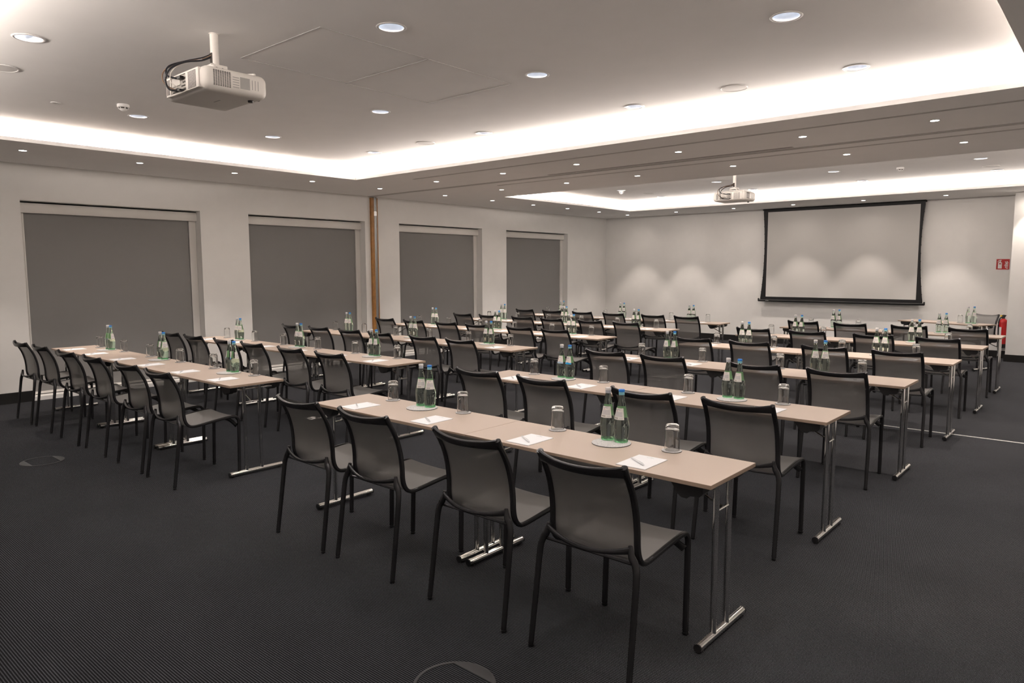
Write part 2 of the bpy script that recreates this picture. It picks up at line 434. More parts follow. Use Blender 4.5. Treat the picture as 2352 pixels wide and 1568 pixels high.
# ------------------------------------------------------------------ chairs
def chair_meshes():
    M_ = {}
    back = [(-.254, .877), (-.233, .840), (-.212, .804), (-.184, .745), (-.163, .669), (-.154, .595), (-.152, .53), (-.142, .487), (-.120, .458), (-.088, .447)]
    seat = [(-.088, .447), (-.03, .450), (.08, .463), (.19, .474), (.238, .474)]
    front = [(.238, .474), (.262, .466), (.276, .444), (.2805, .415), (.2795, .39)]
    legp = [(.2800, .402), (.2790, .37), (.268, .012)]
    for s, k in ((-1, 'side_rail_l'), (1, 'side_rail_r')):
        xs = lambda z: s*(.207+.006*(1-min(1, max(0, (z-.45)/.4))))
        path = smooth_path([(xs(z), y, z) for (y, z) in back+seat[1:]+front[1:]], 4)
        sc = []
        n = len(path)
        for i in range(n):
            f = i/(n-1); sc.append((1.0 if f > .1 else 1.3-.3*f/.1, 1.15 if f < .42 else (1.15-.3*min(1, (f-.42)/.12) if f < .7 else .85+.25*min(1, (f-.7)/.2))))
        M_[k] = MB().sweep(path, rprof(.022, .024, .38), up=(1, 0, 0), scale=sc).mesh(k)
        p2 = smooth_path([(xs(.45)+s*.003*(1 if z < .3 else 0), y, z) for (y, z) in legp], 4)
        M_['front_leg_'+k[-1]] = MB().sweep(p2, rprof(.024, .027, .4), up=(1, 0, 0)).mesh('leg')
        p3 = smooth_path([(s*.204, -.192, .548), (s*.206, -.194, .53), (s*.214, -.196, .503), (s*.228, -.197, .481), (s*.239, -.203, .448), (s*.2425, -.212, .38), (s*.2455, -.237, .19), (s*.248, -.262, .012)], 5)
        n = len(p3); rr = [.0085+.0075*min(1, i/11)-.0035*max(0, i-11)/(n-12) for i in range(n)]
        M_['rear_leg_'+k[-1]] = MB().tube(p3, rr, 10, up=(1, 0, 0)).mesh('leg')
        M_['glide_front_'+k[-1]] = MB().lathe([(0, 0), (.014, 0), (.0155, .004), (.0155, .013), (0, .013)], 10, (s*.216, .268, 0)).mesh('glide')
        M_['glide_rear_'+k[-1]] = MB().lathe([(0, 0), (.012, 0), (.0135, .004), (.0135, .013), (0, .013)], 10, (s*.248, -.262, 0)).mesh('glide')
    N = 16
    tp = []; sc = []
    for i in range(N+1):
        u = -1+2*i/N; tp.append((u*.205, -.250-.040*(1-u*u), .857-.013*(1-u*u)))
        sc.append((1.0, .82+.42*abs(u)**3))
    M_['top_rail'] = MB().sweep(tp, rprof(.016, .042, .42), up=(0, -.35, 1), scale=sc).mesh('top_rail')
    bp = []; sc = []
    for i in range(N+1):
        u = -1+2*i/N; bp.append((u*.206, -.197-.034*(1-u*u), .530-.030*(1-u*u)))
        sc.append((1, 1.0+.7*abs(u)**2))
    M_['back_bar'] = MB().sweep(bp, rprof(.016, .017, .45), up=(0, 0, 1), scale=sc).mesh('back_bar')
    M_['cross_rod'] = MB().tube([(-.228, -.190, .474), (-.1, -.165, .462), (.1, -.165, .462), (.228, -.190, .474)], .006, 8).mesh('cross_rod')
    fp = []
    for i in range(13):
        u = -1+2*i/12; fp.append((u*.205, .262-.03*(1-u*u), .398+.045*(1-u**4)))
    M_['front_bar'] = MB().sweep(fp, rprof(.014, .030, .4), up=(0, 0, 1), scale=[(1, .7+.5*abs(-1+2*i/12)) for i in range(13)]).mesh('front_bar')
    def sheet(pts, bow0, bow1, sag, nm):
        path = smooth_path([(0, y, z) for (y, z) in pts], 3); n = len(path); nx = 10; vs = []; fs = []
        for i, p in enumerate(path):
            f = i/(n-1)
            t = (path[min(i+1, n-1)]-path[max(i-1, 0)]).normalized(); nn = Vector((0, -t.z, t.y))  # away from the sitter
            if nm == 'backrest': nn = Vector((0, -abs(t.z), -abs(t.y)*.7))
            else: nn = Vector((0, 0, -1))
            b = bow0+(bow1-bow0)*f
            for k in range(nx+1):
                u = -1+2*k/nx
                vs.append(Vector((u*.201, p.y, p.z))+nn*(b*(1-u*u)+sag*math.sin(PI*f)*(1-u*u)))
        for i in range(n-1):
            for k in range(nx): fs.append((i*(nx+1)+k, i*(nx+1)+k+1, (i+1)*(nx+1)+k+1, (i+1)*(nx+1)+k))
        return MB().add(vs, fs, True).mesh(nm)
    M_['backrest'] = sheet([(-.249, .866), (-.236, .843)]+back[2:], .003, .014, .012, 'backrest')
    M_['seat'] = sheet([(y, z+.005) for (y, z) in seat[:-1]]+[(.245, .481), (.268, .470), (.2795, .445)], .012, .002, .006, 'seat')
    return M_
CM = chair_meshes()
for k, me in CM.items():
    me.materials.append(MATS['mesh_fabric' if k in ('backrest', 'seat') else 'black_plastic' if k.startswith('glide') else 'chair_frame'])
def build_chair(label, loc, rz, group):
    t = thing('mesh_chair', label, 'chair', loc, rz, group)
    obj('backrest', CM['backrest'], None, t); obj('seat', CM['seat'], None, t); obj('top_rail', CM['top_rail'], None, t)
    for s in 'lr':
        obj('side_rail', CM['side_rail_'+s], None, t)
        l = obj('leg', CM['front_leg_'+s], None, t); obj('foot_glide', CM['glide_front_'+s], None, l)
        l = obj('leg', CM['rear_leg_'+s], None, t); obj('foot_glide', CM['glide_rear_'+s], None, l)
    obj('back_bar', CM['back_bar'], None, t); obj('cross_rod', CM['cross_rod'], None, t); obj('front_bar', CM['front_bar'], None, t)
    return t

# ------------------------------------------------------------------ tables
TD, TZ, TT = .468, .74, .019          # depth, top height, board thickness
LEN = {'R': 1.441, 'L': 1.409}
TM = {}
def table_meshes(key, L):
    d = {}
    top = bevel_box(L, TD, TT, .0018, 2, (L/2, TD/2, TZ-TT/2))
    top.polygons.foreach_set('use_smooth', [False]*len(top.polygons))
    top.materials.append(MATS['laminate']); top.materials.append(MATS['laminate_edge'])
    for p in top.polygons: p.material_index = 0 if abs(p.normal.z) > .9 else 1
    d['tabletop'] = top
    for e, s in (('a', 1), ('b', -1)):
        X = (lambda q, s=s: q if s > 0 else L-q)
        lx = .035
        d['foot_'+e] = MB().tube([(X(lx), -.010, .024), (X(lx), .4425, .024)], .0185, 14).mesh('foot')
        for i, yy in enumerate((.131, .263)):
            d['upright_%s%d' % (e, i)] = MB().tube([(X(lx), yy, .034), (X(lx), yy, .40), (X(lx), yy, .7205)], .0142, 14, up=(0, 1, 0)).mesh('upright')
        for i, yy in enumerate((-.013, .4455)):
            d['cap_%s%d' % (e, i)] = MB().tube([(X(lx), yy-.0035, .024), (X(lx), yy+.0035, .024)], .0188, 14).tube([(X(lx), yy+(.03 if i == 0 else -.03), .0), (X(lx), yy+(.03 if i == 0 else -.03), .012)], .013, 10, up=(0, 1, 0)).mesh('end_cap')
        d['cross_rod_'+e] = MB().tube([(X(lx), .131, .588), (X(lx), .263, .588)], .0065, 8).mesh('cross_rod')
        d['brace_'+e] = MB().tube([(X(lx+.008), .197, .592), (X(.30), .197, .715)], .0055, 8, up=(0, 1, 0)).tube([(X(lx-.002), .197, .592), (X(lx+.012), .197, .592)], .010, 8, up=(0, 1, 0)).mesh('brace')
        d['pivot_'+e] = MB().tube([(X(.062), .075, .690), (X(.062), .395, .690)], .0115, 12).mesh('pivot_tube')
        for i, (ya, yb) in enumerate(((.022, .082), (.388, .455))):
            m = MB(); pr = [(.045, .7205), (.200, .7205), (.185, .700), (.165, .670), (.145, .655), (.118, .655), (.105, .668), (.06, .672), (.045, .690)]
            pr = [(X(a), z) for a, z in pr]; n = len(pr)
            vs = [(a, ya, z) for a, z in pr]+[(a, yb, z) for a, z in pr]
            m.add(vs, [tuple(range(n)), tuple(range(2*n-1, n-1, -1))]+[(k, (k+1) % n, n+(k+1) % n, n+k) for k in range(n)])
            d['hinge_%s%d' % (e, i)] = m.mesh('hinge_bracket')
    for k, me in d.items():
        if not me.materials: me.materials.append(MATS['black_plastic' if k[:3] in ('cap', 'hin') else 'chrome'])
    TM[key] = d
for key, L in LEN.items(): table_meshes(key, L)
def build_table(key, label, loc, rz, group):
    d = TM[key]; t = thing('folding_table', label, 'table', loc, rz, group)
    obj('tabletop', d['tabletop'], None, t)
    for e in 'ab':
        f = obj('foot', d['foot_'+e], None, t)
        for i in (0, 1):
            obj('end_cap', d['cap_%s%d' % (e, i)], None, f)
            obj('upright', d['upright_%s%d' % (e, i)], None, t)
            obj('hinge_bracket', d['hinge_%s%d' % (e, i)], None, t)
        obj('cross_rod', d['cross_rod_'+e], None, t); obj('brace', d['brace_'+e], None, t); obj('pivot_tube', d['pivot_'+e], None, t)
    return t

# ------------------------------------------------------------------ things on the tables
IM = {}
IM['coaster'] = MB().lathe([(0, .0045), (.047, .0045), (.0495, .0035)], 28).mesh('coaster')
IM['coaster_edge'] = MB().lathe([(.0495, .0035), (.050, .002), (.0495, 0), (0, 0)], 28).mesh('edge')
IM['mat'] = MB().lathe([(0, .0055), (.098, .0055), (.1015, .0042)], 40).mesh('round_mat')
IM['mat_edge'] = MB().lathe([(.1015, .0042), (.102, .002), (.1015, 0), (0, 0)], 40).mesh('edge')
# inverted tumbler: rim down, heavy rounded base on top
IM['tumbler'] = MB().lathe([(.0358, .0), (.0366, .0008), (.0368, .0025), (.0368, .008), (.0367, .06), (.0363, .098), (.0358, .108), (.0345, .118), (.0315, .1265), (.027, .1305), (.02, .1315), (0, .1315),
                            (0, .1165), (.02, .1165), (.027, .1150), (.0315, .1105), (.0336, .103), (.0343, .094), (.0346, .06), (.0348, .008), (.0348, .0025), (.0350, .0008)], 32, closed=True).mesh('tumbler', False)
BP = [(0, .004), (.026, .001), (.0325, .002), (.0348, .008), (.0352, .015), (.0372, .036), (.0402, .068), (.041, .088), (.0397, .104), (.0352, .125), (.0295, .152), (.0242, .18), (.019, .207), (.0153, .23), (.0143, .243), (.0143, .262), (0, .262)]
IM['bottle'] = MB().lathe(BP, 32).mesh('bottle_body', False)
IM['bottle_base'] = MB().lathe([(.0270, .0006), (.0345, .0006), (.0358, .004), (.0358, .009), (.0352, .0125), (.0348, .0125)], 32, closed=False).mesh('base_ring')
IM['cap'] = MB().lathe([(0, .2755), (.0138, .2755), (.0152, .274), (.0158, .270), (.0158, .2640), (.0148, .2635), (.0148, .2625), (.0, .2625)], 24).mesh('cap')
IM['collar'] = MB().lathe([(.0147, .2625), (.0148, .252), (.0150, .2475), (.0145, .2475)], 24).mesh('collar')
def rad_at(z):
    for (r0, z0), (r1, z1) in zip(BP, BP[1:]):
        if z0 <= z <= z1 and z1 > z0: return r0+(r1-r0)*(z-z0)/(z1-z0)
    return .02
def label_mesh(name, deg, za, zb, a0):
    nu, nv = 14, 6; vs = []; fs = []; uv = []
    for j in range(nv+1):
        z = za+(zb-za)*j/nv; r = rad_at(z)+.0005
        for i in range(nu+1):
            # seen from outside u runs left to right
            a = a0+math.radians(deg)*(i/nu-.5); vs.append((r*math.cos(a), r*math.sin(a), z))
    for j in range(nv):
        for i in range(nu): fs.append((j*(nu+1)+i, j*(nu+1)+i+1, (j+1)*(nu+1)+i+1, (j+1)*(nu+1)+i))
    me = bpy.data.meshes.new(name); me.from_pydata(vs, [], fs)
    l = me.uv_layers.new(name='UV')
    for p in me.polygons:
        p.use_smooth = True
        for li in p.loop_indices:
            v = me.loops[li].vertex_index; l.data[li].uv = ((v % (nu+1))/nu, (v//(nu+1))/nv)
    return me
IM['label_back'] = label_mesh('back_label', 112, .121, .180, -PI/2)      # faces -Y of the bottle
IM['label_front_b'] = label_mesh('front_label', 118, .119, .182, PI/2)
IM['label_front_g'] = IM['label_front_b'].copy()
for k, m in (('coaster', 'felt'), ('coaster_edge', 'felt_edge'), ('mat', 'felt'), ('mat_edge', 'felt_edge'), ('tumbler', 'clear_glass'), ('bottle', 'bottle_glass'), ('bottle_base', 'bottle_base'),
             ('label_back', 'label_back'), ('label_front_b', 'label_front_blue'), ('label_front_g', 'label_front_grey')):
    IM[k].materials.append(MATS[m])
for k in ('cap', 'collar'):
    IM[k+'_b'] = IM[k]; IM[k+'_w'] = IM[k].copy()
IM['cap_b'].materials.append(MATS['cap_blue']); IM['cap_w'].materials.append(MATS['cap_white'])
IM['collar_b'].materials.append(MATS['collar_blue']); IM['collar_w'].materials.append(MATS['collar_grey'])
IM['pad'] = MB().box(-.076, .076, -.1065, .1065, 0, .0035).mesh('notepad'); IM['pad'].materials.append(MATS['paper'])
pr = MB()
for (xa, xb, yy) in ((-.020, -.013, .082), (-.011, .001, .0822), (.003, .010, .082), (.012, .019, .0822)): pr.box(xa, xb, yy-.0012, yy+.0012, .0035, .0037)
pr.sweep([(-.004, .089, .0037), (0, .0925, .0037), (.006, .0915, .0037)], [(-.0012, -.0001), (.0012, -.0001), (.0012, .0001), (-.0012, .0001)])
IM['pad_print'] = pr.mesh('letterhead'); IM['pad_print'].materials.append(MATS['paper_ink'])
pn = MB().tube([(-.068, 0, .0055), (-.060, 0, .0055), (-.03, 0, .0055), (.02, 0, .0055), (.05, 0, .0055)], [.0015, .0030, .0040, .0044, .0042], 10)
IM['pen_barrel'] = pn.mesh('barrel'); IM['pen_barrel'].materials.append(MATS['pen_white'])
IM['pen_end'] = MB().tube([(.050, 0, .0055), (.060, 0, .0055), (.064, 0, .0055), (.071, 0, .0055)], [.0045, .0045, .0030, .0028], 10).mesh('push_button'); IM['pen_end'].materials.append(MATS['pen_clear'])
IM['pen_clip'] = MB().box(.012, .058, -.0016, .0016, .0100, .0112).box(.054, .058, -.0016, .0016, .0085, .0112).mesh('clip'); IM['pen_clip'].materials.append(MATS['pen_clear'])
def coaster_glass(where, x, y, z, group, rz=0):
    t = tag(obj('coaster', IM['coaster'], None, None, (x, y, z)), 'round grey felt coaster under the glass at '+where, 'coaster', 'felt coasters under the glasses')
    obj('edge', IM['coaster_edge'], None, t)
    tag(obj('tumbler', IM['tumbler'], None, None, (x+random.uniform(-.003, .003), y+random.uniform(-.003, .003), z+.0046), rz), 'upturned clear tumbler at '+where, 'glass', 'upturned drinking glasses')
def bottle(where, blue, x, y, z, rz):
    t = thing('water_bottle', 'pale green glass water bottle with %s cap, %s' % ('blue' if blue else 'white', where), 'bottle', (x, y, z), rz, 'mineral water bottles')
    k = 'b' if blue else 'w'
    b = obj('bottle_body', IM['bottle'], None, t); obj('base_ring', IM['bottle_base'], None, b)
    obj('cap', IM['cap_'+k], None, t); obj('collar', IM['collar_'+k], None, t)
    obj('back_label', IM['label_back'], None, t); obj('front_label', IM['label_front_'+('b' if blue else 'g')], None, t)
def pad_pen(where, x, y, z, rz=0):
    t = tag(obj('notepad', IM['pad'], None, None, (x, y, z), rz), 'white notepad at '+where, 'notepad', 'notepads laid out at the seats')
    obj('letterhead', IM['pad_print'], None, t)
    a = rz+random.gauss(-.62, .10)
    p = thing('ballpoint_pen', 'white ballpoint pen lying on notepad at '+where, 'pen', (x-.012, y-.022, z+.0037), a, 'pens on the notepads')
    for k, n in (('pen_barrel', 'barrel'), ('pen_end', 'push_button'), ('pen_clip', 'clip')): obj(n, IM[k], None, p)

# ------------------------------------------------------------------ the seating
# each row: front edge y, x of its right end, measured chair-back positions (x centre, y of the back)
ROWS = {
 'R': [(2.706, -1.259, [-3.689, -3.071, -2.292, -1.629], 2.300), (4.296, -1.289, [-3.723, -3.091, -2.285, -1.661], 3.862), (6.007, -1.249, [-3.628, -3.031, -2.223, -1.604], 5.470),
       (7.725, -1.211, [-3.593, -2.964, -2.215, -1.567], 7.145), (9.419, -1.204, [-3.574, -2.907, -2.178, -1.531], 8.740), (11.116, -1.225, [-3.532, -2.895, -2.169, -1.503], 10.43)],
 'L': [(2.683, -5.253, [-8.924, -8.305, -7.515, -6.885, -6.120, -5.495], 2.258), (4.248, -5.241, [-8.89, -8.27, -7.547, -6.931, -6.187, -5.534], 3.830), (5.924, -5.164, [-8.847, -8.20, -7.52, -6.901, -6.13, -5.513], 5.450),
       (7.649, -5.182, [-8.822, -8.137, -7.445, -6.831, -6.054, -5.450], 7.080), (9.309, -5.129, [-8.698, -8.099, -7.36, -6.768, -6.027, -5.415], 8.69), (11.054, -5.10, [-8.661, -8.016, -7.326, -6.682, -5.911, -5.304], 10.31)]}
BLK = {'R': 'right-hand block', 'L': 'window-side block'}
TPOS = {'R': ['left', 'right'], 'L': ['left', 'middle', 'right']}
for key, rows in ROWS.items():
    nt = 2 if key == 'R' else 3
    pitch = 1.444 if key == 'R' else 1.411
    for r, (ty, xr, chx, cyb) in enumerate(rows):
        xs0 = xr-pitch*nt; rn = ROWN[r]+' row'; bk = BLK[key]
        gap = .155+(.005 if r % 2 else 0)
        fac = (ty-gap-.25)/cyb
        if key == 'L' and r < 2: fac = 1.0135-.0015*r
        for i, cx in enumerate(chx):
            build_chair('dark grey mesh chair, %s from left in %s of %s' % (ORD[i], rn, bk), (cx*fac, ty-gap+random.uniform(-.012, .012), 0), random.uniform(-.02, .02), 'mesh chairs in the seating blocks')
        for t in range(nt):
            X0 = xs0+pitch*t
            build_table(key, 'beige-topped folding table, %s one in %s of %s' % (TPOS[key][t], rn, bk), (X0, ty, 0), 0, 'folding tables in rows')
            z = TZ+.0002
            for q, (px, gx) in enumerate(((.355, .334), (1.037, 1.034))):
                where = '%s seat from left, %s, %s' % (ORD[2*t+q], rn, bk)
                pad_pen(where, X0+px+random.uniform(-.008, .008), ty+.132+random.uniform(-.006, .006), z, random.uniform(-.03, .03))
                coaster_glass(where, X0+gx+random.uniform(-.012, .012), ty+.412+random.uniform(-.004, .004), z, None, random.uniform(0, 3))
            mx, my = X0+.715+random.uniform(-.02, .02), ty+.350
            w2 = '%s table, %s, %s' % (TPOS[key][t], rn, bk)
            m = tag(obj('round_mat', IM['mat'], None, None, (mx, my, z)), 'large round grey felt mat under bottles, '+w2, 'mat', 'felt mats under the bottles')
            obj('edge', IM['mat_edge'], None, m)
            az = math.atan2(-my, -mx)            # towards the photographer's side of the room
            base = az+PI/2+random.uniform(-.5, .5)-.3
            if key == 'R' and r == 1 and t == 0: base += PI-.3
            elif key == 'L' and r == 0: base += 1.1
            bottle('on '+w2, False, mx-.050, my+.042, z+.0057, base+random.uniform(-.1, .1))
            bottle('on '+w2, True, mx+.034, my+.040, z+.0057, base+random.uniform(-.1, .1))
# presenter's table, standing askew by the screen wall
TH = math.radians(-24)
def PT(a, b, z): return (-3.076+a*math.cos(TH)-b*math.sin(TH), 13.947+a*math.sin(TH)+b*math.cos(TH), z)
build_table('L', "beige-topped presenter's folding table standing askew by the screen wall", PT(0, 0, 0), TH, 'folding tables in rows')
x, y, _ = PT(1.10, .30, 0)
m = tag(obj('round_mat', IM['mat'], None, None, (x, y, TZ+.0002)), "round grey felt mat on the presenter's table", 'mat', 'felt mats under the bottles')
obj('edge', IM['mat_edge'], None, m)
bottle("on presenter's table by the screen wall", False, x-.046, y+.01, TZ+.0059, .5)
bottle("on presenter's table by the screen wall", True, x+.040, y-.01, TZ+.0059, .3)
x, y, _ = PT(.92, .30, 0); coaster_glass("presenter's place beside the screen wall", x, y, TZ+.0002, None)
build_chair("dark grey mesh chair behind the presenter's table by the fire extinguisher", (-1.915, 14.09, 0), PI+TH, 'mesh chairs in the seating blocks')

# ------------------------------------------------------------------ projection screen on the far wall
YS = 15.63
t = thing('projection_screen', 'large white tab-tensioned projection screen with black borders on far wall', 'screen', (0, YS, 0))
zt, zb = 2.935, .965; NL = 16
def edge_x(side, z):
    f = (z-zb)/(zt-zb); bow = 4*f*(1-f)
    return (-6.215-.02*(1-f)+.055*bow) if side < 0 else (-3.068+.035*(1-f)-.06*bow)
ix0, ix1, iz0, iz1 = -6.115, -3.147, 1.04, 2.888
obj('picture_surface', MB().box(ix0, ix1, -.003, 0, iz0, iz1), 'screen_white', t)
bd = MB()
for side, ix in ((-1, ix0), (1, ix1)):
    vs = []; fs = []
    for k in range(NL+1):
        z = zb+(zt-zb)*k/NL; ex = edge_x(side, z)
        vs += [(ex, -.004, z), (ix, -.004, z), (ix, .001, z), (ex, .001, z)]
    for k in range(NL):
        for q in range(4): fs.append((k*4+q, k*4+(q+1) % 4, k*4+4+(q+1) % 4, k*4+4+q))
    fs += [(0, 1, 2, 3), (NL*4, NL*4+1, NL*4+2, NL*4+3)]
    bd.add(vs, fs)
bd.box(ix0, ix1, -.004, .001, iz1, zt); bd.box(ix0, ix1, -.004, .001, zb, iz0)
bo = obj('black_border', bd, 'screen_black', t)
for side in (-1, 1):
    pth = [(edge_x(side, z)+side*.003, 0, z) for z in [zb+.02+(zt-.06-zb)*k/12 for k in range(13)]]
    c = MB().tube(pth, .003, 6)
    for p in pth[1:-1]: c.box(p[0]-.008, p[0]+.008, -.004, .004, p[2]-.007, p[2]+.007)
    obj('tension_cord', c, 'screen_black', bo)
obj('bottom_bar', MB().tube([(-6.275, 0, .955), (-3.0, 0, .955)], .024, 12).box(-6.285, -6.26, -.02, .02, .94, 1.0).box(-3.012, -2.99, -.02, .02, .94, 1.0), 'screen_black', t)
obj('maker_plate', MB().box(-6.11, -6.04, -.0265, -.023, .949, .958), 'aluminium', t)
obj('top_housing', MB().box(-6.23, -3.06, -.01, YF-YS, 2.925, 2.9606-.004), 'screen_black', t)

# fire sign and extinguisher beside the corner wall
t = thing('fire_extinguisher_sign', 'red and white fire extinguisher sign on far wall near the corner', 'sign', (-1.786, YF, 1.72))
obj('plate', MB().box(-.100, .100, -.004, 0, -.094, .094), 'sign_red', t)
g = MB(); g.box(-.074, -.014, -.0048, -.004, -.076, .030); g.box(-.064, -.024, -.0048, -.004, .030, .042); g.box(-.052, -.036, -.0048, -.004, .042, .058)
g.sweep([(-.078, -.0044, .038), (-.074, -.0044, .054), (-.062, -.0044, .068), (-.046, -.0044, .074), (-.022, -.0044, .074)], [(-.005, -.0004), (.005, -.0004), (.005, .0004), (-.005, .0004)], up=(0, 1, 0))
g.box(-.052, -.028, -.0048, -.004, .056, .066)
obj('extinguisher_symbol', g, 'sign_white', t)
obj('symbol_band', MB().box(-.062, -.026, -.0054, -.0048, .000, .018), 'sign_red', t)
g = MB()
for pts, wd in (([(.038, -.04), (.045, -.058), (.062, -.070), (.082, -.072)], .007), ([(.020, -.022), (.045, -.030), (.078, -.052)], .006), ([(.028, -.002), (.05, -.010), (.082, -.03)], .007), ([(.034, .018), (.055, .010), (.082, -.004)], .006), ([(.030, .052), (.048, .030), (.070, .012)], .006), ([(.052, .054), (.066, .044), (.082, .020)], .006)):
    g.sweep([(a, -.0044, b) for a, b in smooth_path([(a, b, 0) for a, b in pts], 3) and [(p.x, p.y) for p in smooth_path([(a, b, 0) for a, b in pts], 3)]], [(-wd, -.0004), (wd, -.0004), (wd, .0004), (-wd, .0004)], up=(0, 1, 0),
            scale=[(.4+.6*math.sin(PI*(k+.6)/(3*(len(pts)-1)+1.4)), 1) for k in range(3*(len(pts)-1)+1)])
obj('flame_symbol', g, 'sign_white', t)
t = thing('fire_extinguisher', 'red fire extinguisher with black head hung on far wall by the corner', 'extinguisher', (-1.715, YF-.085, .20))
b = obj('cylinder', MB().lathe([(0, .03), (.060, .03), (.071, .045), (.072, .06), (.072, .46), (.066, .495), (.045, .52), (.028, .528), (.022, .54), (0, .54)], 28), 'ext_red', t)
obj('base_boot', MB().lathe([(0, 0), (.060, 0), (.069, .006), (.0735, .02), (.0735, .07), (.072, .072)], 28), 'black_plastic', t)
obj('valve_head', MB().lathe([(0, .535), (.025, .535), (.025, .565), (.018, .575), (0, .575)], 16).box(-.025, .035, -.014, .014, .568, .59).sweep([(-.03, 0, .585), (.0, 0, .60), (.045, 0, .59)], rprof(.022, .012), up=(0, 0, 1)), 'black_plastic', t)
obj('hose', MB().tube(smooth_path([(-.02, -.02, .56), (-.05, -.05, .53), (-.062, -.062, .45), (-.06, -.055, .30), (-.055, -.055, .16)], 4), .011, 10), 'black_plastic', t)
obj('safety_seal', MB().lathe([(0, .56), (.016, .56), (.018, .575), (.012, .588), (0, .588)], 12, (-.032, -.02, .01)), 'ext_yellow', t)
obj('wall_hook', MB().box(-.015, .015, .06, .085, .42, .50), 'black_plastic', t)
obj('instruction_label', MB().add([( .0725*math.cos(math.radians(a)), .0725*math.sin(math.radians(a)), z) for z in (.20, .38) for a in range(-160, -99, 10)], [(i, i+1, i+8, i+7) for i in range(6)], True), 'sign_white', t)
# socket with plug on the far wall
t = thing('wall_socket', 'white double wall socket with a plugged adapter, low on far wall under tables', 'socket', (-8.35, YF, .43))
obj('cover_plate', MB().box(-.10, .10, -.012, 0, -.045, .045), 'socket_white', t)
obj('adapter', bevel_box(.085, .055, .045, .006, 2, (.03, -.04, .005)), 'socket_white', t)
obj('outlet', MB().tube([(-.05, -.0125, 0), (-.05, -.004, 0)], .02, 14), 'panel_line', t)

# ------------------------------------------------------------------ ceiling fittings
def spot(loc, watts, size, blend, col, rad, parent):
    l = bpy.data.lights.new('downlight_lamp', 'SPOT'); l.energy = watts; l.spot_size = size; l.spot_blend = blend; l.color = col; l.shadow_soft_size = rad
    o = bpy.data.objects.new('downlight_lamp', l); COL.objects.link(o); o.parent = parent; o.location = loc
    return o
DM = {}
DM['ring'] = MB().lathe([(.036, 0), (.046, 0), (.046, -.003), (.040, -.004), (.036, -.003)], 24, closed=True).mesh('trim_ring'); DM['ring'].materials.append(MATS['trim_white'])
DM['lens'] = MB().lathe([(0, -.0015), (.037, -.0015), (.037, -.0003), (0, -.0003)], 24).mesh('lens'); DM['lens'].materials.append(MATS['lens_on'])
def small_downlight(label, x, y, group):
    t = thing('small_downlight', label, 'downlight', (x, y, ZS), 0, group)
    obj('trim_ring', DM['ring'], None, t); obj('lens', DM['lens'], None, t)
    spot((0, 0, -.012), SPOT_W, math.radians(70), .45, (1, .87, .77), .03, t)               # beam
    spot((0, 0, -.014), SPOT_W*.19, math.radians(165), 1.0, (1, .87, .77), .03, t)          # wide spill of the same lens
LY = [2.488, 3.715, 4.944, 6.163, 7.428, 8.884, 10.127, 11.36, 12.53, 13.74, 14.96]
for i, y in enumerate(LY): small_downlight('small lit downlight in soffit over window wall, %s from left' % ORD[i], -9.30, y, 'soffit downlights over window wall')
LX = [-7.95, -6.615, -5.37, -3.955, -2.58, -1.42]
for i, x in enumerate(LX): small_downlight('small lit downlight before the partition track, %s from left' % ORD[i], x, 7.42, 'soffit downlights before partition track')
for i, x in enumerate(LX): small_downlight('small lit downlight beyond the partition track, %s from left' % ORD[i], x, 8.885, 'soffit downlights beyond partition track')
for i, x in enumerate([-8.0, -6.621, -5.341, -4.002, -2.62, -1.30, .05]): small_downlight('small lit downlight in soffit over the screen wall, %s from left' % ORD[i], x, 14.96, 'soffit downlights over screen wall')
for i, y in enumerate([-.05, 1.23]+LY[:10]): small_downlight('added out-of-view downlight in soffit along right-hand wall, %s from the near end' % ORD[i], .03, y, 'added out-of-view downlights along right-hand wall')  # unseen row, added by symmetry with the window side to light the room
DM['bring'] = MB().lathe([(.080, .002), (.094, 0), (.097, -.0025), (.094, -.005), (.084, -.006), (.079, -.003)], 36, closed=True).mesh('trim_ring'); DM['bring'].materials.append(MATS['trim_white'])
DM['refl'] = MB().lathe([(.079, -.001), (.076, .02), (.068, .05), (.055, .08), (.042, .098), (.040, .10), (0, .10)], 28, smooth=False).mesh('reflector'); DM['refl'].materials.append(MATS['reflector'])
DM['lamp'] = MB().lathe([(0, .055), (.020, .056), (.026, .066), (.026, .098), (0, .098)], 20).mesh('lamp'); DM['lamp'].materials.append(MATS['lamp_on'])
for ti, nm in ((0, 'near'), (1, 'far')):
    for a, x in enumerate(TX):
        for c, y in enumerate(TYS[ti]):
            t = thing('recessed_downlight', 'chrome reflector downlight in %s raised ceiling, %s column from left, %s from near end' % (nm, ORD[a], ORD[c]), 'downlight', (x, y, ZT), 0, 'reflector downlights in %s raised ceiling' % nm)
            obj('trim_ring', DM['bring'], None, t); r = obj('reflector', DM['refl'], None, t); obj('lamp', DM['lamp'], None, r)
            spot((0, 0, .012), TRAY_W, math.radians(150), 1.0, (1, .92, .86), .03, t)
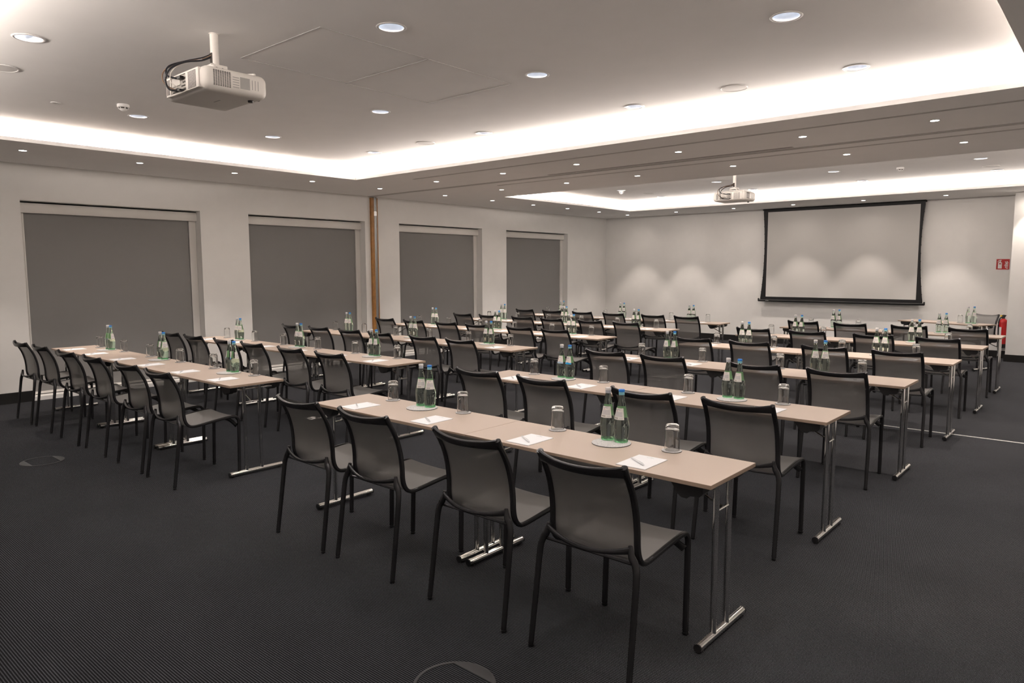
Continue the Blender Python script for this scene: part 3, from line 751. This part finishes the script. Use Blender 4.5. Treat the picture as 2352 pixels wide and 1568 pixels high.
# loudspeakers
DM['spk_ring'] = MB().lathe([(.104, 0), (.112, 0), (.112, -.004), (.108, -.006), (.104, -.004)], 36, closed=True).mesh('rim'); DM['spk_ring'].materials.append(MATS['trim_white'])
DM['spk'] = MB().lathe([(0, -.005), (.06, -.0048), (.104, -.0035), (.104, 0)], 36).mesh('grille'); DM['spk'].materials.append(MATS['speaker_white'])
for lab, x, y in (('right part of the near', -2.65, 5.93), ('left rear part of the near', -6.545, 5.94), ('left front part of the near', -6.56, 1.65), ('left part of the far', -7.45, 12.78), ('right part of the far', -1.69, 12.9)):
    t = thing('ceiling_speaker', 'flush round white loudspeaker in %s raised ceiling' % lab, 'speaker', (x, y, ZT), 0, 'ceiling loudspeakers')
    obj('rim', DM['spk_ring'], None, t); obj('grille', DM['spk'], None, t)
# smoke detectors
for lab, x, y in (('left part of near raised ceiling', -7.15, 2.737), ('left part of far raised ceiling', -7.64, 12.05), ('right part of far raised ceiling', -2.75, 12.15)):
    t = thing('smoke_detector', 'white conical smoke detector on %s' % lab, 'smoke detector', (x, y, ZT), 0, 'smoke detectors')
    obj('base', MB().lathe([(0, 0), (.052, 0), (.052, -.022), (.047, -.028), (0, -.028)], 24), 'trim_white', t)
    obj('chamber', MB().lathe([(.040, -.028), (.036, -.040), (.034, -.042), (0, -.042)], 24), 'vent_dark', t)
    h = MB().lathe([(.036, -.040), (.030, -.050), (.012, -.062), (0, -.063), ], 24)
    for k in range(6):
        a = k*PI/3; h.box(.038*math.cos(a)-.004, .038*math.cos(a)+.004, .038*math.sin(a)-.004, .038*math.sin(a)+.004, -.043, -.027)
    obj('cap', h, 'trim_white', t)
t = thing('ceiling_sensor', 'small round white flush sensor on near raised ceiling beside smoke detector', 'sensor', (-7.53, 2.30, ZT))
obj('rim', MB().lathe([(.022, 0), (.042, 0), (.042, -.003), (.034, -.007), (.022, -.006)], 24, closed=True), 'trim_white', t)
obj('eye', MB().lathe([(0, -.004), (.022, -.004), (.022, 0)], 20), 'proj_panel', t)

# ------------------------------------------------------------------ projectors
def projector(label, x, y, rz):
    t = thing('projector', label, 'projector', (x, y, ZT), rz)
    W, D, H = .555, .43, .150; zc = -.352; r = -D/2
    bd = bevel_box(W, D, H, .045, 5, (0, .0, zc))
    b = obj('housing', bd, 'proj_white', t)
    yb = -D/2
    # rear frame with connector bay
    fr = MB(); fr.box(-W/2+.045, -W/2+.055, yb-.006, yb+.02, zc-.062, zc+.060); fr.box(W/2-.055, W/2-.045, yb-.006, yb+.02, zc-.062, zc+.060)
    obj('connector_bay', MB().box(-.155, .055, yb-.0015, yb+.01, zc-.055, zc+.058), 'proj_panel', t)
    obj('bay_frame', MB().box(-.22, -.155, yb-.010, yb+.01, zc-.058, zc+.060).box(.055, .225, yb-.010, yb+.01, zc-.058, zc+.060).box(-.155, .055, yb-.010, yb+.01, zc+.052, zc+.060).box(-.155, .055, yb-.010, yb+.01, zc-.060, zc-.052), 'proj_white', t)
    obj('lamp_cover', MB().box(-.14, -.03, yb-.008, yb, zc-.005, zc+.045), 'proj_white', t)
    pt = MB()
    for i in range(6):
        for jx in range(2): pt.box(-.14+i*.016, -.131+i*.016, yb-.004, yb, zc-.045+jx*.018, zc-.036+jx*.018)
    for (a, bq, c, d) in ((-.03, .0, -.044, -.034), (.008, .04, -.044, -.032), (-.02, .03, -.02, -.012), (.0, .012, .0, .01), (.022, .034, .0, .01), (.0, .04, .022, .034)): pt.box(a, bq, yb-.004, yb, zc+c, zc+d)
    o_ = obj('port', pt, 'vent_dark', t); o_['kind'] = 'stuff'
    v = MB()
    for i in range(6):
        for k in range(15): v.box(.090+i*.018, .102+i*.018, yb-.0115, yb-.0095, zc-.052+k*.0070, zc-.0485+k*.0070)
    obj('vent_grille', v, 'vent_dark', t)
    v = MB()
    for k in range(12): v.box(-.212, -.168, yb-.0115, yb-.0095, zc-.045+k*.0078, zc-.041+k*.0078)
    obj('vent_grille', v, 'vent_dark', t)
    # right side: vent and rating plate
    xs = W/2; v = MB()
    for i in range(8):
        for k in range(14): v.box(xs-.002, xs+.0015, -.155+i*.0145, -.146+i*.0145, zc-.042+k*.0068, zc-.0384+k*.0068)
    obj('vent_grille', v, 'vent_dark', t)
    obj('rating_plate', MB().box(xs-.002, xs+.001, .02, .085, zc-.035, zc+.035), 'proj_plate', t)
    q = MB()
    for k in range(5): q.box(xs-.002, xs+.001, -.03, .012, zc-.035+k*.015, zc-.031+k*.015)
    for k in range(3): q.box(xs-.002, xs+.001, .10+.02*k, .104+.02*k, zc-.03, zc+.03)
    obj('side_print', q, 'proj_plate', t)
    obj('lens', MB().tube([(.10, D/2-.03, zc), (.10, D/2+.03, zc)], .05, 24).tube([(.10, D/2+.03, zc), (.10, D/2+.032, zc)], .04, 24), 'black_plastic', t)
    obj('adjuster_foot', MB().lathe([(0, -.012), (.016, -.012), (.018, 0), (0, 0)], 12, (.18, .14, zc-H/2)), 'black_plastic', t)
    obj('bottom_logo', MB().box(-.035, .05, -.006, .004, zc-H/2-.0006, zc-H/2+.001), 'proj_plate', t)
    # mount
    obj('pole', MB().lathe([(0, -.215), (.026, -.215), (.026, -.004), (.031, -.003), (.031, 0), (0, 0)], 24), 'proj_white', t)
    obj('cable_slot', MB().box(-.013, .013, -.0275, -.020, -.190, -.125), 'vent_dark', t)
    pl = MB().box(-.075, .075, -.07, .07, -.262, -.255).box(-.05, .05, -.05, .05, -.225, -.205).box(-.056, -.05, -.055, .055, -.255, -.205).box(.05, .056, -.055, .055, -.255, -.205)
    m = obj('mount_plate', pl, 'proj_white', t)
    arms = MB()
    for (ax, ay) in ((-.21, -.12), (.21, -.12), (-.21, .15), (.21, .15)):
        arms.sweep([(ax*.25, ay*.3, -.262), (ax, ay, -.266)], rprof(.026, .010), up=(0, 0, 1)); arms.lathe([(0, -.282), (.015, -.282), (.015, -.262), (0, -.262)], 14, (ax, ay, 0))
    obj('mount_arm', arms, 'proj_white', t)
    obj('mount_screw', MB().lathe([(0, -.205), (.006, -.205), (.006, -.197), (0, -.197)], 10, (.03, -.03, 0)).tube([(.056, -.02, -.23), (.060, -.02, -.23)], .008, 10).tube([(.056, .02, -.23), (.060, .02, -.23)], .008, 10), 'vent_dark', t)
    for (cm, pts, rad) in (('cable_black', [(0, -.026, -.135), (-.03, -.07, -.16), (-.10, -.15, -.185), (-.145, -.235, -.225), (-.13, -.262, -.285), (-.06, -.245, -.315), (-.02, -.222, -.322)], .0055),
                           ('cable_tan', [(.004, -.026, -.14), (-.03, -.075, -.17), (-.11, -.17, -.195), (-.165, -.25, -.245), (-.16, -.275, -.31), (-.12, -.26, -.36), (-.08, -.222, -.385)], .0045),
                           ('cable_black', [(0, -.026, -.15), (-.02, -.08, -.18), (-.07, -.17, -.20), (-.105, -.245, -.25), (-.125, -.27, -.32), (-.09, -.262, -.385), (.0, -.222, -.40)], .006),
                           ('cable_white', [(-.004, -.026, -.15), (-.04, -.1, -.18), (-.09, -.19, -.215), (-.09, -.25, -.28), (-.06, -.26, -.35), (.005, -.222, -.395)], .003)):
        obj('cable', MB().tube(smooth_path(pts, 5), rad, 8), cm, t)
    obj('plug', MB().box(-.02, .02, yb-.03, yb-.004, -.33, -.312).box(-.01, .02, yb-.035, yb-.004, -.405, -.394), 'black_plastic', t)
projector('white projector with dangling cables on pole under near raised ceiling', -4.613, 2.348, 0)
projector('white projector on pole under far raised ceiling, left of the screen', -5.00, 11.31, 0)

# ------------------------------------------------------------------ floor boxes
for lab, x, y in (('in carpet at left before window-side block', -7.013, 1.861), ('in carpet at the bottom edge of the picture', -1.920, 1.854)):
    t = thing('floor_box', 'round floor outlet box with carpet-filled lid '+lab, 'floor box', (x, y, 0), 0, 'round floor outlet boxes')
    obj('rim', MB().lathe([(.153, 0), (.165, 0), (.165, .003), (.160, .0045), (.153, .003)], 56, closed=True), 'floorbox', t)
    obj('lid', MB().lathe([(0, .001), (.150, .001), (.150, 0)], 48), 'carpet', t)
    h = math.acos(.105/.154)
    for s in (1, -1):
        f = MB(); pts = [(.154*math.sin(q), s*.154*math.cos(q)) for q in [-h+2*h*k/14 for k in range(15)]]
        n = len(pts); f.add([(a_, b_, .0005) for a_, b_ in pts]+[(a_, b_, .0034) for a_, b_ in pts], [tuple(range(n)), tuple(range(2*n-1, n-1, -1))]+[(k, (k+1) % n, n+(k+1) % n, n+k) for k in range(n)])
        obj('cable_flap', f, 'floorbox', t)
